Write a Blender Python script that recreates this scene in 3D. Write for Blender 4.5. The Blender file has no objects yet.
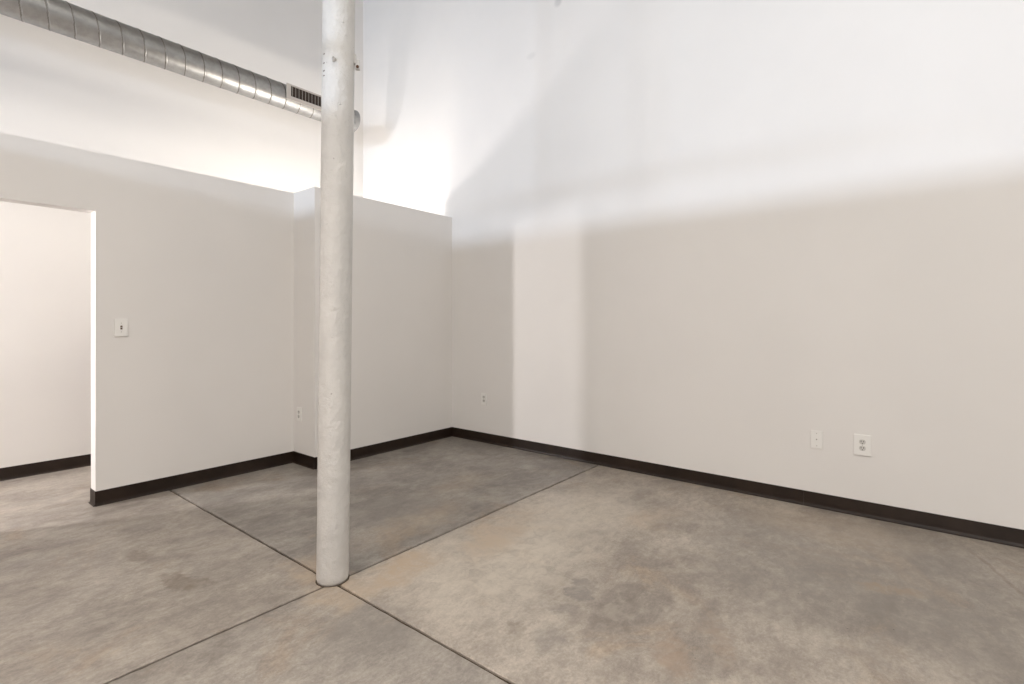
import bpy, bmesh, math, random
from mathutils import Vector, Matrix, noise
random.seed(7)
sc = bpy.context.scene
COL = sc.collection
PI = math.pi

# ------------------------------------------------------------------ node helpers
class NT:
    def __init__(s, name):
        s.m = bpy.data.materials.new(name); s.m.use_nodes = True
        s.t = s.m.node_tree; s.t.nodes.clear()
        s.out = s.t.nodes.new('ShaderNodeOutputMaterial')
        s.b = s.t.nodes.new('ShaderNodeBsdfPrincipled')
        s.t.links.new(s.b.outputs[0], s.out.inputs[0])
        s.co = s.t.nodes.new('ShaderNodeTexCoord').outputs['Object']
    def set(s, k, v):
        i = s.b.inputs[k]
        if hasattr(v, 'node'): s.t.links.new(v, i)
        else: i.default_value = v if not isinstance(v, tuple) or len(v) == 4 else v + (1,)
    def n(s, typ, **kw):
        nd = s.t.nodes.new(typ)
        for k, v in kw.items():
            if k.startswith('_'): setattr(nd, k[1:], v)
        return nd
    def lk(s, a, b): s.t.links.new(a, b)
    def inp(s, sock, v):
        if hasattr(v, 'node'): s.lk(v, sock)
        else: sock.default_value = v if not isinstance(v, tuple) or sock.type != 'RGBA' or len(v) == 4 else v + (1,)
    def mapping(s, scale=(1, 1, 1), rot=(0, 0, 0), loc=(0, 0, 0), src=None):
        nd = s.n('ShaderNodeMapping'); s.lk(src or s.co, nd.inputs[0])
        nd.inputs['Scale'].default_value = scale; nd.inputs['Rotation'].default_value = rot
        nd.inputs['Location'].default_value = loc
        return nd.outputs[0]
    def noise(s, scale, detail=4, rough=.55, dist=0, src=None):
        nd = s.n('ShaderNodeTexNoise'); s.lk(src or s.co, nd.inputs['Vector'])
        nd.inputs['Scale'].default_value = scale; nd.inputs['Detail'].default_value = detail
        nd.inputs['Roughness'].default_value = rough; nd.inputs['Distortion'].default_value = dist
        return nd.outputs['Fac']
    def ramp(s, fac, a, b, lo=0., hi=1.):
        nd = s.n('ShaderNodeMapRange'); nd.interpolation_type = 'SMOOTHSTEP'
        s.lk(fac, nd.inputs['Value'])
        nd.inputs['From Min'].default_value = a; nd.inputs['From Max'].default_value = b
        nd.inputs['To Min'].default_value = lo; nd.inputs['To Max'].default_value = hi
        return nd.outputs['Result']
    def mix(s, fac, a, b, mode='MIX'):
        nd = s.n('ShaderNodeMix'); nd.data_type = 'RGBA'; nd.blend_type = mode
        s.inp(nd.inputs[0], fac); s.inp(nd.inputs[6], a); s.inp(nd.inputs[7], b)
        return nd.outputs[2]
    def math(s, op, a, b=0.):
        nd = s.n('ShaderNodeMath'); nd.operation = op
        s.inp(nd.inputs[0], a); s.inp(nd.inputs[1], b)
        return nd.outputs[0]
    def bump(s, h, strength=.2, dist=.01):
        nd = s.n('ShaderNodeBump'); s.lk(h, nd.inputs['Height'])
        nd.inputs['Strength'].default_value = strength; nd.inputs['Distance'].default_value = dist
        s.lk(nd.outputs[0], s.b.inputs['Normal'])
    def blob(s, x, y, r, sx=1., sy=1., ang=0., soft=.6, src=None, z=None):
        """soft round stain of radius r at a place on the floor (coordinates are warped by src)"""
        v = s.mapping(scale=(1 / (r * sx), 1 / (r * sy), 0), rot=(0, 0, 0), src=s.sub(src, (x, y, 0), ang))
        nd = s.n('ShaderNodeVectorMath'); nd.operation = 'LENGTH'; s.lk(v, nd.inputs[0])
        return s.ramp(nd.outputs['Value'], 1., 1. - soft)
    def sub(s, src, p, ang):
        nd = s.n('ShaderNodeVectorMath'); nd.operation = 'SUBTRACT'
        s.lk(src or s.co, nd.inputs[0]); nd.inputs[1].default_value = p
        if not ang: return nd.outputs[0]
        r = s.n('ShaderNodeVectorRotate'); r.rotation_type = 'Z_AXIS'
        s.lk(nd.outputs[0], r.inputs['Vector']); r.inputs['Angle'].default_value = -ang
        return r.outputs[0]
    def warp(s, scale, amt, det=5):
        nz = s.n('ShaderNodeTexNoise'); s.lk(s.co, nz.inputs['Vector'])
        nz.inputs['Scale'].default_value = scale; nz.inputs['Detail'].default_value = det; nz.inputs['Roughness'].default_value = .62
        a = s.n('ShaderNodeVectorMath'); a.operation = 'SUBTRACT'
        s.lk(nz.outputs['Color'], a.inputs[0]); a.inputs[1].default_value = (.5, .5, .5)
        b = s.n('ShaderNodeVectorMath'); b.operation = 'MULTIPLY_ADD'
        s.lk(a.outputs[0], b.inputs[0]); b.inputs[1].default_value = (amt,) * 3; s.lk(s.co, b.inputs[2])
        return b.outputs[0]

def simple(name, col, rough=.5, metal=0., bump=None):
    t = NT(name); t.set('Base Color', col); t.set('Roughness', rough); t.set('Metallic', metal)
    if bump: t.bump(t.noise(bump[0], 3), bump[1], bump[2])
    return t.m

# ------------------------------------------------------------------ materials
def wall_mat(name, col, spots=()):
    t = NT(name)
    n = t.noise(1.3, 3)
    c = t.mix(t.ramp(n, .3, .7), tuple(x * .985 for x in col), tuple(min(1, x * 1.01) for x in col))
    for (y, z, ry, rz, amt) in spots:          # small scuffs and patched anchor holes
        v = t.mapping(scale=(0, 1 / ry, 1 / rz), src=t.sub(None, (0, y, z), 0))
        nd = t.n('ShaderNodeVectorMath'); nd.operation = 'LENGTH'; t.lk(v, nd.inputs[0])
        m = t.ramp(nd.outputs['Value'], 1., .3, 0, amt)
        c = t.mix(m, c, (.42, .41, .40))
    t.set('Base Color', c); t.set('Roughness', .62)
    t.set('Specular IOR Level', .25)
    t.bump(t.noise(160, 2), .06, .004)
    return t.m
M_WALL = wall_mat('painted_drywall', (.80, .775, .745))
M_WALLR = wall_mat('painted_drywall_scuffed', (.80, .775, .745), ((-1.10, 3.885, .075, .045, .16), (-1.414, 4.29, .06, .06, .4)))
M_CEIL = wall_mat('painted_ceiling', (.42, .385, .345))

def column_mat():
    t = NT('thick_white_column_paint')
    c = t.mix(t.ramp(t.noise(6, 4), .35, .7), (.58, .565, .54), (.64, .625, .595))
    chips = t.ramp(t.noise(38, 3, .6), .735, .76)
    t.set('Base Color', t.mix(chips, c, (.34, .31, .28)))
    t.set('Roughness', .38)
    vo = t.n('ShaderNodeTexVoronoi'); t.lk(t.co, vo.inputs['Vector']); vo.inputs['Scale'].default_value = 26
    pimple = t.ramp(vo.outputs['Distance'], .13, .0)
    pimple = t.math('MULTIPLY', pimple, t.ramp(t.noise(9, 2), .52, .62))
    h = t.math('ADD', t.math('MULTIPLY', t.noise(30, 6, .6), 1.0), t.math('MULTIPLY', pimple, .9))
    t.bump(h, .8, .011)
    return t.m
M_COL = column_mat()

def base_mat():
    t = NT('dark_brown_rubber')
    c = t.mix(t.ramp(t.noise(5, 4), .35, .7), (.014, .0072, .0040), (.024, .0135, .0082))
    t.set('Base Color', c); t.set('Roughness', .42); t.set('Specular IOR Level', .35)
    t.bump(t.noise(45, 3), .12, .003)
    return t.m
M_BASE = base_mat()

def floor_mat():
    t = NT('stained_polished_concrete')
    sep = t.n('ShaderNodeSeparateXYZ'); t.lk(t.co, sep.inputs[0])
    X, Y = sep.outputs[0], sep.outputs[1]
    # directional trowel streaks, running along X (towards the corner)
    mp = t.mapping(scale=(1.1, 2.0, 1), rot=(0, 0, .15))
    big = t.noise(1.1, 6, .62, .6)
    mid = t.noise(2.4, 12, .70, .7, src=mp)
    fine = t.noise(16, 10, .78, .3, src=t.mapping(scale=(.9, 1.5, 1), rot=(0, 0, -.4)))
    grey = (.39, .345, .300); dark = (.265, .233, .204); pale = (.53, .475, .412)
    tan = (.44, .335, .240)
    c = t.mix(t.ramp(mid, .33, .62), dark, grey)
    c = t.mix(t.ramp(big, .42, .66, 0, .85), c, pale)
    tanm = t.ramp(t.noise(1.7, 7, .68, .8, src=t.mapping(loc=(3.1, 1.7, 0))), .54, .68, 0, .6)
    c = t.mix(tanm, c, tan)
    c = t.mix(t.ramp(fine, .38, .62, .34, 0), c, (.12, .10, .082))
    grain = t.noise(75, 4, .75)
    c = t.mix(t.ramp(grain, .40, .62, .22, 0), c, (.13, .11, .09))
    patch = t.noise(4.2, 10, .70, .3, src=t.mapping(loc=(1.3, 8.2, 0), scale=(1, 1.4, 1)))
    c = t.mix(t.ramp(patch, .50, .62, 0, .20), c, (.60, .54, .46))
    c = t.mix(t.ramp(patch, .46, .36, 0, .22), c, (.20, .17, .145))
    # each slab of concrete took the stain differently
    sx = t.ramp(X, -2.636, -2.624); sy = t.ramp(Y, -1.856, -1.844)
    back_s = t.math('MULTIPLY', sx, sy)
    right_s = t.math('MULTIPLY', sx, t.math('SUBTRACT', 1., sy))
    front_s = t.math('MULTIPLY', t.math('SUBTRACT', 1., sx), t.math('SUBTRACT', 1., sy))
    c = t.mix(t.math('MULTIPLY', back_s, .80), c, t.mix(1., c, (.74, .76, .78), 'MULTIPLY'))
    c = t.mix(t.math('MULTIPLY', right_s, .6), c, t.mix(1., c, (1.15, 1.13, 1.10), 'MULTIPLY'))
    c = t.mix(t.math('MULTIPLY', front_s, .7), c, t.mix(1., c, (.80, .81, .82), 'MULTIPLY'))
    left_s = t.math('MULTIPLY', t.math('SUBTRACT', 1., sx), sy)
    c = t.mix(t.math('MULTIPLY', left_s, .5), c, t.mix(1., c, (.88, .88, .87), 'MULTIPLY'))
    w = t.warp(5.5, .42, 9); w2 = t.warp(16, .20, 9)
    mot = t.ramp(t.noise(11, 9, .74, .8), .40, .58, .6, 1.2)
    def stain(c, x, y, r, col, amt, sx=1., sy=1., ang=0., soft=.7, src=w):
        m = t.math('MULTIPLY', t.blob(x, y, r, sx, sy, ang, soft, src), t.math('MULTIPLY', mot, amt))
        return t.mix(m, c, col)
    tn = (.455, .36, .265); dk = (.19, .155, .12); gd = (.23, .208, .185)
    # pale and tan zones either side of the saw cuts
    c = stain(c, -1.9, -2.35, .75, (.60, .54, .455), .65, 1.2, .8, .2, .9)
    c = stain(c, -1.1, -2.3, .7, (.55, .49, .41), .5, 1.3, .7, 0, .9)
    c = stain(c, -2.35, -2.0, .26, tn, .85, 1.2, .7, .2)
    c = stain(c, -1.75, -2.12, .30, tn, .65, 1.3, .6, .2)
    c = stain(c, -2.68, -1.98, .20, tn, .55)
    c = stain(c, -2.62, -1.70, .22, tn, .6, .8, 1.3)
    c = stain(c, -1.85, -1.58, .40, tn, .40, 1.5, .6, .1)
    c = stain(c, -1.15, -1.25, .35, tn, .25, 1.4, .6, .1)
    c = stain(c, -2.75, -2.35, .30, gd, .55)
    c = stain(c, -1.85, -1.30, .35, gd, .55, 1.5, .8)
    c = stain(c, -.95, -3.4, .7, gd, .5, 1.4, .7, .2)
    c = stain(c, -.8, -4.1, .8, gd, .55, 1.5, .9, .3)
    c = stain(c, -1.3, -3.8, .5, gd, .25, 1.5, .7, .3)
    c = stain(c, -.35, -3.6, .35, tn, .30, 1, 2.0)
    c = stain(c, -.9, -2.75, .25, tn, .35, 1.4, .8)
    # dark scuffs and spills
    c = stain(c, -3.10, -1.26, .13, dk, .80, .55, 1.5, .15, .6, w2)
    c = stain(c, -3.02, -1.36, .06, dk, .7, .6, 1.4, .2, .7, w2)
    c = stain(c, -3.13, -.78, .11, dk, .55, .7, 1.4, .2, .8, w2)
    c = stain(c, -1.98, -2.84, .085, gd, .75, 1.0, 1.0, .3, .4, w2)
    c = stain(c, -1.88, -2.80, .07, gd, .6, 1.0, 1.0, .3, .4, w2)
    c = stain(c, -2.13, -2.83, .07, gd, .6, .8, 1.5, .3, .8, w2)
    c = stain(c, -2.37, -2.78, .06, dk, .5, 1.3, 1, .3, .7, w2)
    c = stain(c, -2.34, -2.93, .10, gd, .55, 1.5, 1, .3, .8, w2)
    c = stain(c, -2.12, -3.34, .14, (.36, .27, .20), .6, 1.4, .6, .5, .7, w2)
    c = stain(c, -1.93, -3.46, .14, (.33, .26, .20), .6, 1.6, .5, .6, .7, w2)
    c = stain(c, -1.02, -3.98, .12, (.34, .25, .17), .5, .5, 1.6, .3, .7, w2)
    # a hairline crack near the right wall
    ln = t.n('ShaderNodeVectorMath'); ln.operation = 'DOT_PRODUCT'
    t.lk(t.sub(t.warp(2.2, .10), (-.50, -4.39, 0), 0), ln.inputs[0]); ln.inputs[1].default_value = (.32, -.947, 0)
    crack = t.ramp(t.math('ABSOLUTE', ln.outputs['Value']), .014, .004)
    crack = t.math('MULTIPLY', crack, t.blob(-.6, -4.42, .48, 1, 1, 0, .4))
    # trodden-in dirt: tiny specks and short scratches
    vo = t.n('ShaderNodeTexVoronoi'); t.lk(t.co, vo.inputs['Vector']); vo.inputs['Scale'].default_value = 9
    speck = t.ramp(vo.outputs['Distance'], .035, .018)
    speck = t.math('MULTIPLY', speck, t.ramp(t.noise(3.3, 2), .47, .55))
    c = t.mix(t.math('MULTIPLY', speck, .75), c, (.07, .06, .05))
    vo2 = t.n('ShaderNodeTexVoronoi'); t.lk(t.mapping(loc=(7.3, 2.2, 0)), vo2.inputs['Vector']); vo2.inputs['Scale'].default_value = 7
    wsp = t.math('MULTIPLY', t.ramp(vo2.outputs['Distance'], .03, .015), t.ramp(t.noise(4.1, 2), .5, .57))
    c = t.mix(t.math('MULTIPLY', wsp, .8), c, (.66, .60, .52))
    veins = t.noise(3.1, 9, .72, 1.8, src=t.mapping(loc=(5.5, 9.1, 0), scale=(.8, 1.7, 1), rot=(0, 0, .5)))
    vm = t.ramp(t.math('ABSOLUTE', t.math('SUBTRACT', veins, .5)), .008, .0, 0, .5)
    vm = t.math('MULTIPLY', vm, t.ramp(t.noise(1.9, 3), .48, .62))
    c = t.mix(vm, c, (.12, .10, .085))
    c = t.mix(t.math('MULTIPLY', crack, .3), c, (.15, .10, .065))
    t.set('Base Color', c)
    t.set('Roughness', t.ramp(t.noise(3.2, 6, .6, .5), .3, .7, .30, .50))
    t.set('Specular IOR Level', .42)
    h = t.math('ADD', t.noise(2.0, 5), t.math('MULTIPLY', fine, .12))
    t.bump(h, .12, .01)
    return t.m
M_FLOOR = floor_mat()

def duct_mat():
    t = NT('galvanised_sheet_steel')
    c = t.mix(t.ramp(t.noise(22, 3), .35, .65), (.36, .355, .345), (.42, .415, .405))
    t.set('Base Color', c); t.set('Metallic', 1.)
    t.set('Roughness', t.ramp(t.noise(60, 2), .3, .7, .40, .50))
    t.bump(t.noise(12, 2), .05, .004)
    return t.m
M_DUCT = duct_mat()
M_REG = simple('satin_register_metal', (.50, .46, .42), .45, .3)
M_DARK = simple('register_inside_shade', (.035, .022, .016), .8)
M_PLATE = simple('wall_plate_plastic', (.85, .835, .80), .35)
M_RECEP = simple('receptacle_plastic', (.62, .60, .56), .4)
M_SLOT = simple('slot_black', (.012, .010, .009), .6)
M_SCREW = simple('screw_painted', (.55, .53, .49), .4, .3)
M_TOGGLE = simple('toggle_brown', (.16, .105, .07), .5)
M_RUST = simple('rusted_bore', (.09, .045, .025), .9)
M_JOINT = simple('joint_grit', (.075, .050, .030), .95, 0, (90, .5, .006))
M_PANEL = simple('white_panel', (.9, .9, .9), .5)

# ------------------------------------------------------------------ mesh helpers
def add_box(bm, lo, hi, bev=0.):
    v = [bm.verts.new((x, y, z)) for z in (lo[2], hi[2]) for y in (lo[1], hi[1]) for x in (lo[0], hi[0])]
    fs = [bm.faces.new([v[i] for i in q]) for q in ((0, 2, 3, 1), (4, 5, 7, 6), (0, 1, 5, 4), (2, 6, 7, 3), (0, 4, 6, 2), (1, 3, 7, 5))]
    if bev:
        es = list({e for f in fs for e in f.edges})
        bmesh.ops.bevel(bm, geom=es, offset=bev, segments=2, profile=.6, affect='EDGES', clamp_overlap=True)
    return fs
def link(name, bm, mat, parent=None, smooth=False, M=None):
    if M is not None: bm.transform(M)
    me = bpy.data.meshes.new(name)
    bmesh.ops.recalc_face_normals(bm, faces=bm.faces[:])
    bm.to_mesh(me); bm.free()
    for m in (mat if isinstance(mat, (list, tuple)) else [mat]): me.materials.append(m)
    if smooth:
        for p in me.polygons: p.use_smooth = True
    o = bpy.data.objects.new(name, me); COL.objects.link(o)
    if parent: o.parent = parent
    return o
def struct(name, bm, mat, parent=None, smooth=False):
    o = link(name, bm, mat, parent, smooth)
    if parent is None: o['kind'] = 'structure'
    return o
def thing(name, label, cat, loc, rz=0., group=None):
    o = bpy.data.objects.new(name, None); COL.objects.link(o)
    o.empty_display_size = .05
    o.location = loc; o.rotation_euler = (0, 0, rz)
    o['label'] = label; o['category'] = cat
    if group: o['group'] = group
    return o
def add_cyl(bm, c, r, h, axis='Z', n=24, r2=None):
    """cylinder from c along +axis"""
    r2 = r if r2 is None else r2
    def P(a, rr, t):
        u, w = rr * math.cos(a), rr * math.sin(a)
        return {'Z': (c[0] + u, c[1] + w, c[2] + t), 'Y': (c[0] + u, c[1] + t, c[2] + w), 'X': (c[0] + t, c[1] + u, c[2] + w)}[axis]
    A = [bm.verts.new(P(2 * PI * i / n, r, 0)) for i in range(n)]
    B = [bm.verts.new(P(2 * PI * i / n, r2, h)) for i in range(n)]
    for i in range(n): bm.faces.new((A[i], A[(i + 1) % n], B[(i + 1) % n], B[i]))
    bm.faces.new(A[::-1]); bm.faces.new(B)

# ------------------------------------------------------------------ room shell
YB, XL, YF, ZC = 1.66, -14.0, -9.0, 6.1        # far wall, window wall, wall behind the camera, ceiling
XJ, YS, T = -1.655, .352, .12                  # jog face, recessed stretch of the partition, its thickness
DX0, DX1, DH = -3.985, -3.078, 2.035           # doorway in the partition
XH = -5.75
XP = -5.3                                      # partition behind the camera
H8 = 2.44

# slabs with saw cuts between them
JA, JB, G = -2.632, -1.850, .0070
bm = bmesh.new()
def slab(x0, x1, y0, y1, gx0, gx1, gy0, gy1):
    """top face with ragged, slightly rounded edges where it meets a joint"""
    xs = [x0 + (x1 - x0) * i / 1 for i in (0, 1)]
    def edge(a, b, n, off, seed, steps):
        pts = []
        for i in range(n + 1):
            f = i / n; p = Vector(a).lerp(Vector(b), f)
            k = noise.noise(p * 9 + Vector((seed, 0, 0))) * .0022 + noise.noise(p * 37 + Vector((seed, 3, 0))) * .0018
            pts.append((p, k))
        return pts
    loop = []
    n = lambda L: max(2, int(L / .03))
    sides = [((x0, y0, 0), (x1, y0, 0), gy0, (0, 1, 0)), ((x1, y0, 0), (x1, y1, 0), gx1, (-1, 0, 0)),
             ((x1, y1, 0), (x0, y1, 0), gy1, (0, -1, 0)), ((x0, y1, 0), (x0, y0, 0), gx0, (1, 0, 0))]
    top, out, bot = [], [], []
    for a, b, g, inn in sides:
        L = (Vector(b) - Vector(a)).length
        for i, (p, k) in enumerate(edge(a, b, n(L) if g else 1, 0, x0 + y0, 1)[:-1]):
            inn_v = Vector(inn)
            k2 = k if (g and i > 0) else 0
            o = p + inn_v * (k2)
            t_ = o + inn_v * (.0042 + abs(k2) * 1.3 if g else 0)
            if i == 0:   # corner: pull in diagonally
                prev = Vector(sides[(sides.index((a, b, g, inn)) - 1) % 4][3])
                t_ = p + inn_v * .0045 + prev * .0045
            top.append(bm.verts.new((t_.x, t_.y, 0))); out.append(bm.verts.new((o.x, o.y, -.004)))
            bot.append(bm.verts.new((o.x, o.y, -.02)))
    m = len(top)
    bm.faces.new(top)
    for i in range(m):
        j = (i + 1) % m
        bm.faces.new((out[i], out[j], top[j], top[i])); bm.faces.new((bot[i], bot[j], out[j], out[i]))
x0, x1, y0, y1 = XL, 0.06, YF, YB + .06
slab(x0, JA - G, y0, JB - G, 0, 1, 0, 1)
slab(JA + G, x1, y0, JB - G, 1, 0, 0, 1)
slab(x0, JA - G, JB + G, y1, 0, 1, 1, 0)
slab(JA + G, x1, JB + G, y1, 1, 0, 1, 0)
nf = len(bm.faces)
fs = add_box(bm, (x0, y0, -.12), (x1, y1, -.012))
for f in fs: f.material_index = 1
bmesh.ops.triangulate(bm, faces=[f for f in bm.faces if len(f.verts) > 4])
floor = struct('floor', bm, [M_FLOOR, M_JOINT])

bm = bmesh.new(); add_box(bm, (XL - .2, YF - .2, ZC), (.2, YB + .2, ZC + .2)); struct('ceiling', bm, M_CEIL)
bm = bmesh.new(); add_box(bm, (0, YF - .2, -.12), (.2, YB + .2, ZC)); struct('wall_right', bm, M_WALLR)
bm = bmesh.new(); add_box(bm, (XL - .2, YB, -.12), (0, YB + .2, ZC)); struct('wall_back', bm, M_WALL)

# 8 ft partition with a jog and a doorway
bm = bmesh.new()
add_box(bm, (XJ, 0, 0), (0, T, H8))
add_box(bm, (XJ, T, 0), (XJ + T, YS + T, H8))
add_box(bm, (DX1, YS, 0), (XJ, YS + T, H8))
add_box(bm, (DX0, YS, DH), (DX1, YS + T, H8))
add_box(bm, (XH - T, YS, 0), (DX0, YS + T, H8))
struct('wall_left', bm, M_WALL)

# partition behind the camera
bm = bmesh.new()
RW = (-5.9, -4.1, .5, 2.1)                      # unseen opening added for the rear fill light, behind the camera
add_box(bm, (XP - T, RW[1], 0), (XP, YS, H8)); add_box(bm, (XP - T, YF, 0), (XP, RW[0], H8))
add_box(bm, (XP - T, RW[0], 0), (XP, RW[1], RW[2])); add_box(bm, (XP - T, RW[0], RW[3]), (XP, RW[1], H8))
struct('wall_rear', bm, M_WALL)
# added unseen panels that block light coming through the inner openings
def block_pane(name, X, w):
    bm = bmesh.new(); add_box(bm, (X - .09, w[0], w[2]), (X - .07, w[1], w[3])); return struct(name, bm, M_PANEL)

def wall_with_holes(name, axis, at, thick, a0, a1, z0, z1, holes):
    bm = bmesh.new()
    As = sorted({a0, a1} | {h[0] for h in holes} | {h[1] for h in holes})
    Zs = sorted({z0, z1} | {h[2] for h in holes} | {h[3] for h in holes})
    for i in range(len(As) - 1):
        for j in range(len(Zs) - 1):
            ca, cz = (As[i] + As[i + 1]) / 2, (Zs[j] + Zs[j + 1]) / 2
            if any(h[0] < ca < h[1] and h[2] < cz < h[3] for h in holes): continue
            if axis == 'X': add_box(bm, (at - thick, As[i], Zs[j]), (at, As[i + 1], Zs[j + 1]))
            else: add_box(bm, (As[i], at - thick, Zs[j]), (As[i + 1], at, Zs[j + 1]))
    bmesh.ops.remove_doubles(bm, verts=bm.verts[:], dist=1e-5)
    return struct(name, bm, M_WALL)
# windows: (y0, y1, z0, z1) in the wall at X = XL
WIN = [(a, b, 2.76, 3.10) for a, b in ((-8.4, -7.5), (-7.4, -6.5), (-6.4, -5.5), (-4.72, -4.36), (-3.9, -3.4), (-3.2, -2.6), (-2.4, -1.6), (-1.3, -.85), (-.42, -.10))] + [(.48, .66, 2.90, 3.12)]
HALLW = (1.385, 1.465, 1.78, 2.02)
wall_with_holes('wall_front', 'X', XL, .2, YF, YB, 0, ZC, WIN)
# end of the hallway: a low cross wall with a window
bm = bmesh.new()
h = HALLW
add_box(bm, (XH - T, T + YS, 0), (XH, h[0], H8)); add_box(bm, (XH - T, h[1], 0), (XH, YB, H8))
add_box(bm, (XH - T, h[0], 0), (XH, h[1], h[2])); add_box(bm, (XH - T, h[0], h[3]), (XH, h[1], H8))
struct('wall_hallway', bm, M_WALL)
SW = [(-9.5, -6.5, 2.2, 5.2), (-5.6, -.6, 3.0, 5.4), (-5.2, -1.0, .4, 2.1)]  # unseen openings added for the south fill light
wall_with_holes('wall_south', 'Y', YF, .2, XL, 0, 0, ZC, SW)

bm = bmesh.new(); add_box(bm, (XH, .9, 2.045), (XH + .42, YB, 2.085)); struct('hall_light_hood', bm, M_WALL)   # unseen hood added to cut upward light from the small hallway window
block_pane('rear_light_block', XP, RW); block_pane('hall_light_block', XH, HALLW)

# ------------------------------------------------------------------ rubber cove base
def base_run(bm, p, q, nrm, th=.0035):
    """cove profile swept from p to q on a wall whose room-side normal is nrm"""
    p, q, nrm = Vector(p + (0,)), Vector(q + (0,)), Vector(nrm + (0,))
    prof = [(0, .1015), (th * .6, .1015), (th, .1000), (th, .022), (th + .0015, .013), (th + .004, .006), (th + .0095, .0028), (th + .0105, 0), (0, 0)]
    A = [bm.verts.new(p + nrm * a + Vector((0, 0, z))) for a, z in prof]
    B = [bm.verts.new(q + nrm * a + Vector((0, 0, z))) for a, z in prof]
    n = len(prof)
    for i in range(n): bm.faces.new((A[i], A[(i + 1) % n], B[(i + 1) % n], B[i]))
    bm.faces.new(A); bm.faces.new(B[::-1])
e = .004
bm = bmesh.new()
base_run(bm, (0, 0), (0, -3.4515), (-1, 0)); base_run(bm, (0, -3.4521), (0, YF), (-1, 0))
struct('baseboard_right', bm, M_BASE)
bm = bmesh.new(); base_run(bm, (0, T), (0, YB), (-1, 0)); base_run(bm, (XL, YB), (0, YB), (0, -1)); base_run(bm, (XJ + T, T), (0, T), (0, 1)) if False else None
struct('baseboard_back', bm, M_BASE)
bm = bmesh.new()
base_run(bm, (XJ - e, 0), (0, 0), (0, -1)); base_run(bm, (XJ, -e), (XJ, YS), (-1, 0))
base_run(bm, (DX1 - e, YS), (XJ, YS), (0, -1)); base_run(bm, (DX1, YS - e), (DX1, YS + T + e), (-1, 0))
base_run(bm, (XP, YS), (DX0 + e, YS), (0, -1)); base_run(bm, (DX0, YS - e), (DX0, YS + T + e), (1, 0))
base_run(bm, (XP, YS + T), (DX0 + e, YS + T), (0, 1)); base_run(bm, (DX1 - e, YS + T), (XJ + T, YS + T), (0, 1))
struct('baseboard_left', bm, M_BASE)

# ------------------------------------------------------------------ column
cx, cy, cr = -2.619, -1.822, .0765
lean = Vector((.0069, -.0086))
col = thing('support_column', 'round white-painted steel support column standing on the crossing of the floor joints', 'column', (cx, cy, 0))
bm = bmesh.new()
NS, NZ = 72, 520
top = ZC
rings = []
for k in range(NZ + 1):
    z = top * k / NZ
    ring = []
    for i in range(NS):
        a = 2 * PI * i / NS
        d = Vector((math.cos(a), math.sin(a), 0))
        p = d * cr + Vector((0, 0, z))
        r = cr + noise.noise(p * 14) * .0007 + noise.noise(Vector((d.x, d.y, z * .8)) * 2) * .0009
        if z < .03: r -= (.03 - z) ** 2 * 6
        ring.append(bm.verts.new((d.x * r + lean.x * z, d.y * r + lean.y * z, z)))
    rings.append(ring)
for k in range(NZ):
    for i in range(NS):
        j = (i + 1) % NS
        bm.faces.new((rings[k][i], rings[k][j], rings[k + 1][j], rings[k + 1][i]))
bm.faces.new(rings[0][::-1]); bm.faces.new(rings[-1])
link('shaft', bm, M_COL, col, True)
def on_col(px_angle, z, out=0.):
    """point on the column skin at a bearing measured from the side that faces the camera"""
    base = math.atan2(-4.081 - cy, -4.029 - cx)
    a = base + px_angle
    return Vector((lean.x * z + math.cos(a) * (cr + out), lean.y * z + math.sin(a) * (cr + out), z)), a
# sawn-off stub, painted over
p, a = on_col(-.27, 2.520)
bm = bmesh.new(); add_cyl(bm, (-.006, 0, 0), .0125, .020, 'X', 14, .0075); add_cyl(bm, (.010, 0, .004), .006, .012, 'X', 10, .004)
o = link('welded_stub', bm, M_COL, col, True, Matrix.Translation(p) @ Matrix.Rotation(a, 4, 'Z'))
# clip with an open rusty end at the right edge
p, a = on_col(1.42, 2.548)
bm = bmesh.new(); add_box(bm, (-.004, -.012, -.004), (.010, .012, .040), .002)
add_box(bm, (.004, -.010, -.030), (.026, .012, .016), .003)
o = link('pipe_clip', bm, M_COL, col, False, Matrix.Translation(p) @ Matrix.Rotation(a, 4, 'Z'))
bm = bmesh.new(); add_cyl(bm, (0, 0, 0), .0075, .004, 'X', 14)
b = link('clip_bore', bm, M_RUST, o, False, Matrix.Translation(p) @ Matrix.Rotation(a, 4, 'Z') @ Matrix.Translation((.014, 0, -.020)) @ Matrix.Rotation(-1.5, 4, 'Z') @ Matrix.Translation((.010, 0, 0)))
b['label'] = 'rusty brown open end'
# chipped spots on the left edge, a column of four
for za in (2.556, 2.512, 2.475, 2.452):
    p, a = on_col(-1.02, za)
    bm = bmesh.new(); add_cyl(bm, (-.003, 0, 0), .0042 + random.random() * .001, .0040, 'X', 7)
    bm.transform(Matrix.Diagonal((1, 1.6, .8, 1)))
    link('paint_chip', bm, simple('bare_grey_steel', (.20, .17, .15), .7) if za == 2.556 else bpy.data.materials['bare_grey_steel'], col, False,
         Matrix.Translation(p) @ Matrix.Rotation(a, 4, 'Z'))
# flat dark ring for the thin gap around the column foot
bm = bmesh.new()
n = 64; A, B = [], []
for i in range(n):
    a = 2 * PI * i / n; k = noise.noise(Vector((math.cos(a), math.sin(a), 0)) * 2.5) * .0022 + .0028
    A.append(bm.verts.new((math.cos(a) * (cr - .004), math.sin(a) * (cr - .004), .0009)))
    B.append(bm.verts.new((math.cos(a) * (cr + k), math.sin(a) * (cr + k), .0005)))
for i in range(n): bm.faces.new((A[i], A[(i + 1) % n], B[(i + 1) % n], B[i]))
link('foot_gap_ring', bm, M_JOINT, col)

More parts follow.
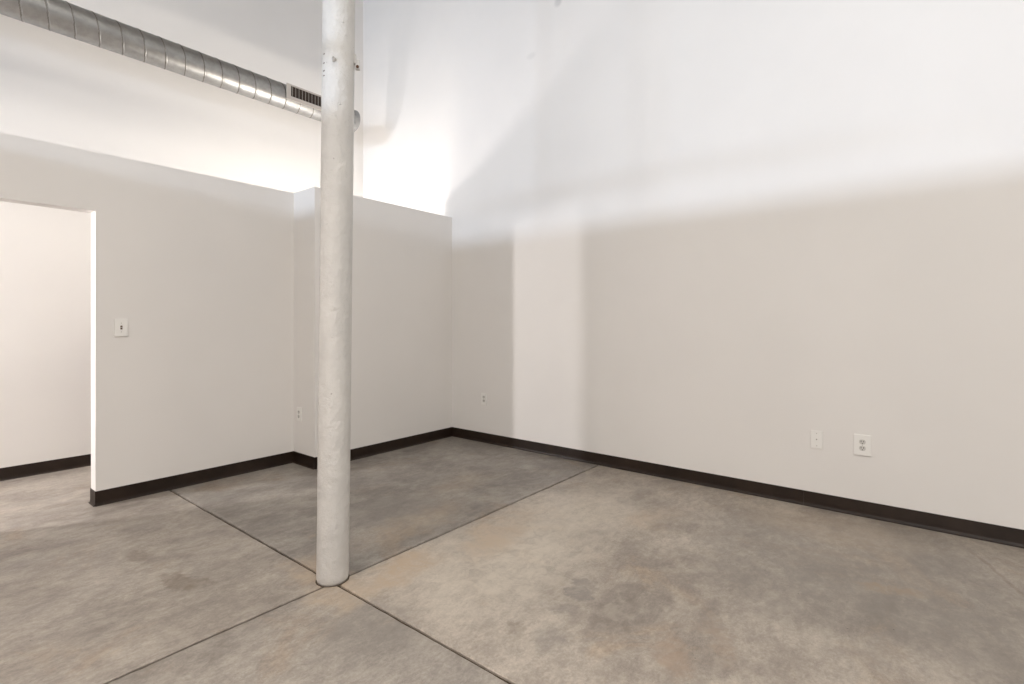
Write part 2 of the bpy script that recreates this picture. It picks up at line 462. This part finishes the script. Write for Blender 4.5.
# ------------------------------------------------------------------ spiral duct
DY, DZ, DR = 1.10, 3.624, .122
XE = -.515
duct = thing('air_duct', 'galvanised spiral air duct running high up in front of the back wall', 'duct', (XE, DY, DZ))
bm = bmesh.new()
pitch = .1525; NA = 48
def rad(x, a):
    # helical lock seam: a raised lip with a groove beside it
    ph = ((x + 1.525) / pitch - (a + PI / 2 + .35) / (2 * PI)) % 1.0
    d = (ph if ph < .5 else ph - 1) * pitch
    return DR + (.0024 if abs(d) < .0040 else 0) - (.0016 if .0042 <= d < .011 else 0)
step = .0038
nx = int((XE + 8.0) / step)
x_fine = -4.2
xs = []
x = -13.9
while x < XE:
    xs.append(x); x += step if x > x_fine else .03
xs.append(XE)
prev = None
for x in xs:
    ring = [bm.verts.new((x - XE, rad(x, 2 * PI * i / NA) * math.cos(2 * PI * i / NA), rad(x, 2 * PI * i / NA) * math.sin(2 * PI * i / NA))) for i in range(NA)]
    if prev:
        for i in range(NA):
            j = (i + 1) % NA
            f = bm.faces.new((prev[i], prev[j], ring[j], ring[i]))
            if rad(x, 2 * PI * i / NA) > DR + .001: f.material_index = 1  # seam lip faces take a darker metal so the lines read
    prev = ring
link('duct_tube', bm, [M_DUCT, simple('dark_lock_seam', (.20, .185, .165), .55, .8)], duct, True)
bm = bmesh.new()
add_cyl(bm, (-.055, 0, 0), DR + .004, .05, 'X', 64); add_cyl(bm, (-.005, 0, 0), DR + .004, .012, 'X', 64, DR - .012)
link('end_cap', bm, M_DUCT, duct)
# register on the side that faces the room
reg = bmesh.new()
RX0, RX1 = -1.405 - XE, -.70 - XE
fy = -DR - .021                                       # front plane of the register
fz0, fz1 = -.070, .088
LX0, LX1, LZ0, LZ1 = RX0 + .046, RX1 - .046, fz0 + .036, fz1 - .012
def ring_frame(bm, x0, x1, z0, z1, a0, a1, c0, c1, y0, y1):
    add_box(bm, (x0, y0, z0), (a0, y1, z1)); add_box(bm, (a1, y0, z0), (x1, y1, z1))
    add_box(bm, (a0, y0, z0), (a1, y1, c0)); add_box(bm, (a0, y0, c1), (a1, y1, z1))
ring_frame(reg, RX0, RX1, fz0, fz1, LX0, LX1, LZ0, LZ1, fy, fy + .008)
ring_frame(reg, RX0 + .012, RX1 - .012, fz0 + .01, fz1 - .01, LX0, LX1, LZ0, LZ1, fy + .008, -.085)
ro = link('register_frame', reg, M_REG, duct)
ro.location = (0, 0, 0)
bm = bmesh.new(); add_box(bm, (LX0, -DR - .006, LZ0), (LX1, -DR + .012, LZ1)); link('register_dark_plate', bm, M_DARK, ro)  # dark plate over the tube stands in for the shaded opening
bm = bmesh.new()
nsl = 17
for i in range(nsl):
    x = LX0 + (LX1 - LX0) * (i + .5) / nsl
    v = []
    tilt = -.50 if i < 9 else .25
    ca, sa = math.cos(tilt), math.sin(tilt)
    for dx, dy in ((-.0014, -.0055), (.0014, -.0055), (.0014, .0055), (-.0014, .0055)):
        v.append((x + dx * ca - dy * sa, fy + .0075 + dx * sa + dy * ca))
    lo = [bm.verts.new((a, b, LZ0)) for a, b in v]; hi = [bm.verts.new((a, b, LZ1)) for a, b in v]
    for q in range(4): bm.faces.new((lo[q], lo[(q + 1) % 4], hi[(q + 1) % 4], hi[q]))
bl = link('register_blades', bm, M_REG, ro)

# ------------------------------------------------------------------ wall plates (built facing -Y, then turned)
def plate_mesh(w, h):
    bm = bmesh.new(); add_box(bm, (-w / 2, -.010, -h / 2), (w / 2, 0, h / 2), .0018); return bm
def screw(parent, z, x=0):
    bm = bmesh.new(); add_cyl(bm, (x, -.0110, z), .0034, .003, 'Y', 14)
    link('screw', bm, M_SCREW, parent)
def outlet(name, label, loc, rz, w, h, s=1.):
    t = thing(name, label, 'outlet', loc, rz)
    link('cover_plate', plate_mesh(w, h), M_PLATE, t)
    for sz in (-1, 1):
        z = sz * .0197 * s
        bm = bmesh.new()
        n = 28; A = []
        pts = []
        for i in range(n):
            a = 2 * PI * i / n; x_, z_ = .0172 * s * math.cos(a), max(-.0145 * s, min(.0145 * s, .0172 * s * math.sin(a)))
            pts.append((x_, z_ + z))
        F_ = [bm.verts.new((p[0], -.0112, p[1])) for p in pts]; Bk = [bm.verts.new((p[0], -.004, p[1])) for p in pts]
        bm.faces.new(F_)
        for i in range(n): bm.faces.new((F_[i], F_[(i + 1) % n], Bk[(i + 1) % n], Bk[i]))
        r = link('receptacle', bm, M_RECEP, t)
        bm = bmesh.new()
        for sx, hh in ((-.0066, .0052), (.0066, .0042)): add_box(bm, (sx * s - .0017, -.0118, z + (.0035 - hh) * s), (sx * s + .0017, -.0105, z + (.0035 + hh) * s))
        add_cyl(bm, (0, -.0118, z - .0095 * s), .0030 * s, .0015, 'Y', 12)
        link('slot', bm, M_SLOT, r)
    screw(t, 0)
    return t
# light switch left of the jog
t = thing('light_switch', 'light switch plate with a small brown toggle beside the open doorway', 'light switch', (-2.935, YS, 1.230))
link('cover_plate', plate_mesh(.077, .126), M_PLATE, t)
bm = bmesh.new(); add_box(bm, (-.0062, -.0112, -.0135), (.0062, -.008, .0135)); sl = link('toggle_slot', bm, M_TOGGLE, t); sl['label'] = 'brown toggle opening'
bm = bmesh.new(); add_box(bm, (-.0062, -.019, -.0018), (.0062, -.009, .0022), .001); link('toggle', bm, M_RECEP, sl)
screw(t, .031); screw(t, -.031)
outlet('wall_outlet', 'duplex outlet low on the narrow jog face behind the column', (XJ, .246, .448), -PI / 2, .074, .122)
outlet('wall_outlet', 'duplex outlet low on the right wall near the room corner', (0, -.4845, .4605), -PI / 2, .074, .122)
outlet('wall_outlet', 'larger duplex outlet plate nearest the viewer on the right wall', (0, -3.788, .4665), -PI / 2, .093, .134, 1.05)
t = thing('cable_jack', 'blank-looking plate with one small centre jack beside the larger outlet', 'jack plate', (0, -3.530, .4655), -PI / 2)
link('cover_plate', plate_mesh(.070, .120), M_PLATE, t)
bm = bmesh.new(); add_cyl(bm, (0, -.0150, .002), .0047, .008, 'Y', 16); j = link('jack', bm, M_SCREW, t)
bm = bmesh.new(); add_cyl(bm, (0, -.0154, .002), .0022, .002, 'Y', 12); link('jack_hole', bm, M_SLOT, j)
screw(t, .042); screw(t, -.042)

# ------------------------------------------------------------------ daylight through the windows, the lamps and the added fill lights
def area(name, loc, direction, w, h, power, col, spread=PI):
    l = bpy.data.lights.new(name, 'AREA'); l.shape = 'RECTANGLE'; l.size = w; l.size_y = h
    l.energy = power; l.color = col; l.spread = spread
    o = bpy.data.objects.new(name, l); COL.objects.link(o); o.location = loc
    o.rotation_euler = Vector(direction).to_track_quat('-Z', 'Y').to_euler()
    return o
BLUE = (.80, .89, 1.0); WHITE = (1., .985, .965); WARM = (1., .90, .80)
LT = {}
def win_light(key, w, L, col, X=XL):
    y0_, y1_, z0_, z1_ = w
    o = area('window_daylight', (X - .02, (y0_ + y1_) / 2, (z0_ + z1_) / 2), (1, 0, 0), y1_ - y0_, z1_ - z0_, L, col)
    o.rotation_euler = (PI / 2, 0, -PI / 2); LT[key] = o
C_POW = {0: 18, 1: 20, 2: 28, 3: 150, 4: 105, 5: 80, 6: 90, 7: 50, 8: 98, 9: 48}
for k, w in enumerate(WIN): win_light('c%d' % k, w, C_POW[k], (.70, .82, 1.0) if k != 9 else (.42, .66, 1.0))
win_light('hall', HALLW, 112, (1., .96, .97), XH)
win_light('rear', RW, 50, (1., .95, .92), XP)  # added fill light in the rear opening, facing the right wall
for k, (a0, a1, z0, z1) in enumerate(SW):  # weak ambient fill added in the wall behind the camera
    o = area('south_fill', ((a0 + a1) / 2, YF - .02, (z0 + z1) / 2), (0, 1, 0), a1 - a0, z1 - z0, 6, WHITE)
    o.rotation_euler = (PI / 2, 0, 0); LT['s%d' % k] = o
# ceiling lamp panel, then a second panel added as fill behind the camera
for k, (x, y, w, h, p) in enumerate(((-4.6, -2.7, 1.4, 1.4, 68), (-3.2, -6.2, 1.8, 1.8, 98))):
    bm = bmesh.new(); add_box(bm, (x - w / 2 - .04, y - h / 2 - .04, ZC - .05), (x + w / 2 + .04, y + h / 2 + .04, ZC), .01)
    o = link('ceiling_light_panel', bm, M_PANEL)
    o['label'] = ('smaller square ceiling lamp panel above the left side of the room', 'larger square ceiling fill panel added behind the viewer')[k]; o['category'] = 'lamp'
    LT['l%d' % k] = area('panel_light', (x, y, ZC - .06), (0, 0, -1), w, h, p, (1., .95, .875))
# unseen pendant added to fill the lower walls from the left
pn = thing('pendant_fill', 'square hanging fill light added over the floor left of the picture', 'lamp', (-4.8, -2.2, 2.62))
bm = bmesh.new(); add_box(bm, (-.37, -.37, 0), (.37, .37, .05), .01); link('fill_box', bm, M_PLATE, pn)
bm = bmesh.new(); add_cyl(bm, (0, 0, .05), .006, ZC - 2.67, 'Z', 10); link('cable', bm, M_REG, pn)
LT['pd2'] = area('pendant_fill_light', (-4.8, -2.2, 2.61), (0, 0, -1), .7, .7, 29, (1., .90, .84))
# uplight sconce on the hall side of the partition
sc_o = thing('wall_sconce', 'uplight sconce on the hall side of the partition', 'lamp', (-1.0, T, 1.95))
bm = bmesh.new(); add_box(bm, (-.17, 0, -.12), (.17, .02, 0), .004); add_box(bm, (-.17, .02, -.12), (.17, .16, -.10), .004); add_box(bm, (-.17, .14, -.10), (.17, .16, -.06), .004)
link('sconce_body', bm, M_PLATE, sc_o)
LT['sc'] = area('sconce_light', (-1.0, T + .08, 1.9), (-.5, .5, 1), .28, .10, 27, (1., .925, .83))
# unseen uplight added in the hallway corner to soften the duct shadow
ul = thing('floor_fill_uplight', 'short cylindrical fill uplight added in the hallway corner', 'lamp', (-.42, .78, 0))
bm = bmesh.new(); add_cyl(bm, (0, 0, 0), .13, .02, 'Z', 32); link('base', bm, M_PLATE, ul)
bm = bmesh.new(); add_cyl(bm, (0, 0, .02), .10, .66, 'Z', 32, .12); link('shade', bm, M_PLATE, ul)
LT['ul'] = area('uplight_fill', (-.42, .78, .70), (0, 0, 1), .16, .16, 12, (.96, .97, 1.))
#@LIGHTS@

w = bpy.data.worlds.new('sky'); sc.world = w; w.use_nodes = True
w.node_tree.nodes['Background'].inputs[0].default_value = (.75, .85, 1, 1)
w.node_tree.nodes['Background'].inputs[1].default_value = 0.0

# ------------------------------------------------------------------ camera
cd = bpy.data.cameras.new('camera'); cam = bpy.data.objects.new('camera', cd); COL.objects.link(cam)
cd.sensor_width = 36; cd.lens = 36 * 510 / 1024
cd.shift_y = -(342 - 323) / 1024
cam.location = (-4.029, -4.081, 1.262)
fw = Vector((.7809, .6247, 0))
cam.rotation_euler = fw.to_track_quat('-Z', 'Y').to_euler()
cd.clip_start = .05
sc.camera = cam
sc.view_settings.view_transform = 'Standard'; sc.view_settings.look = 'None'
sc.view_settings.gamma = 1; sc.view_settings.use_curve_mapping = False
sc.view_settings.exposure = 0.15
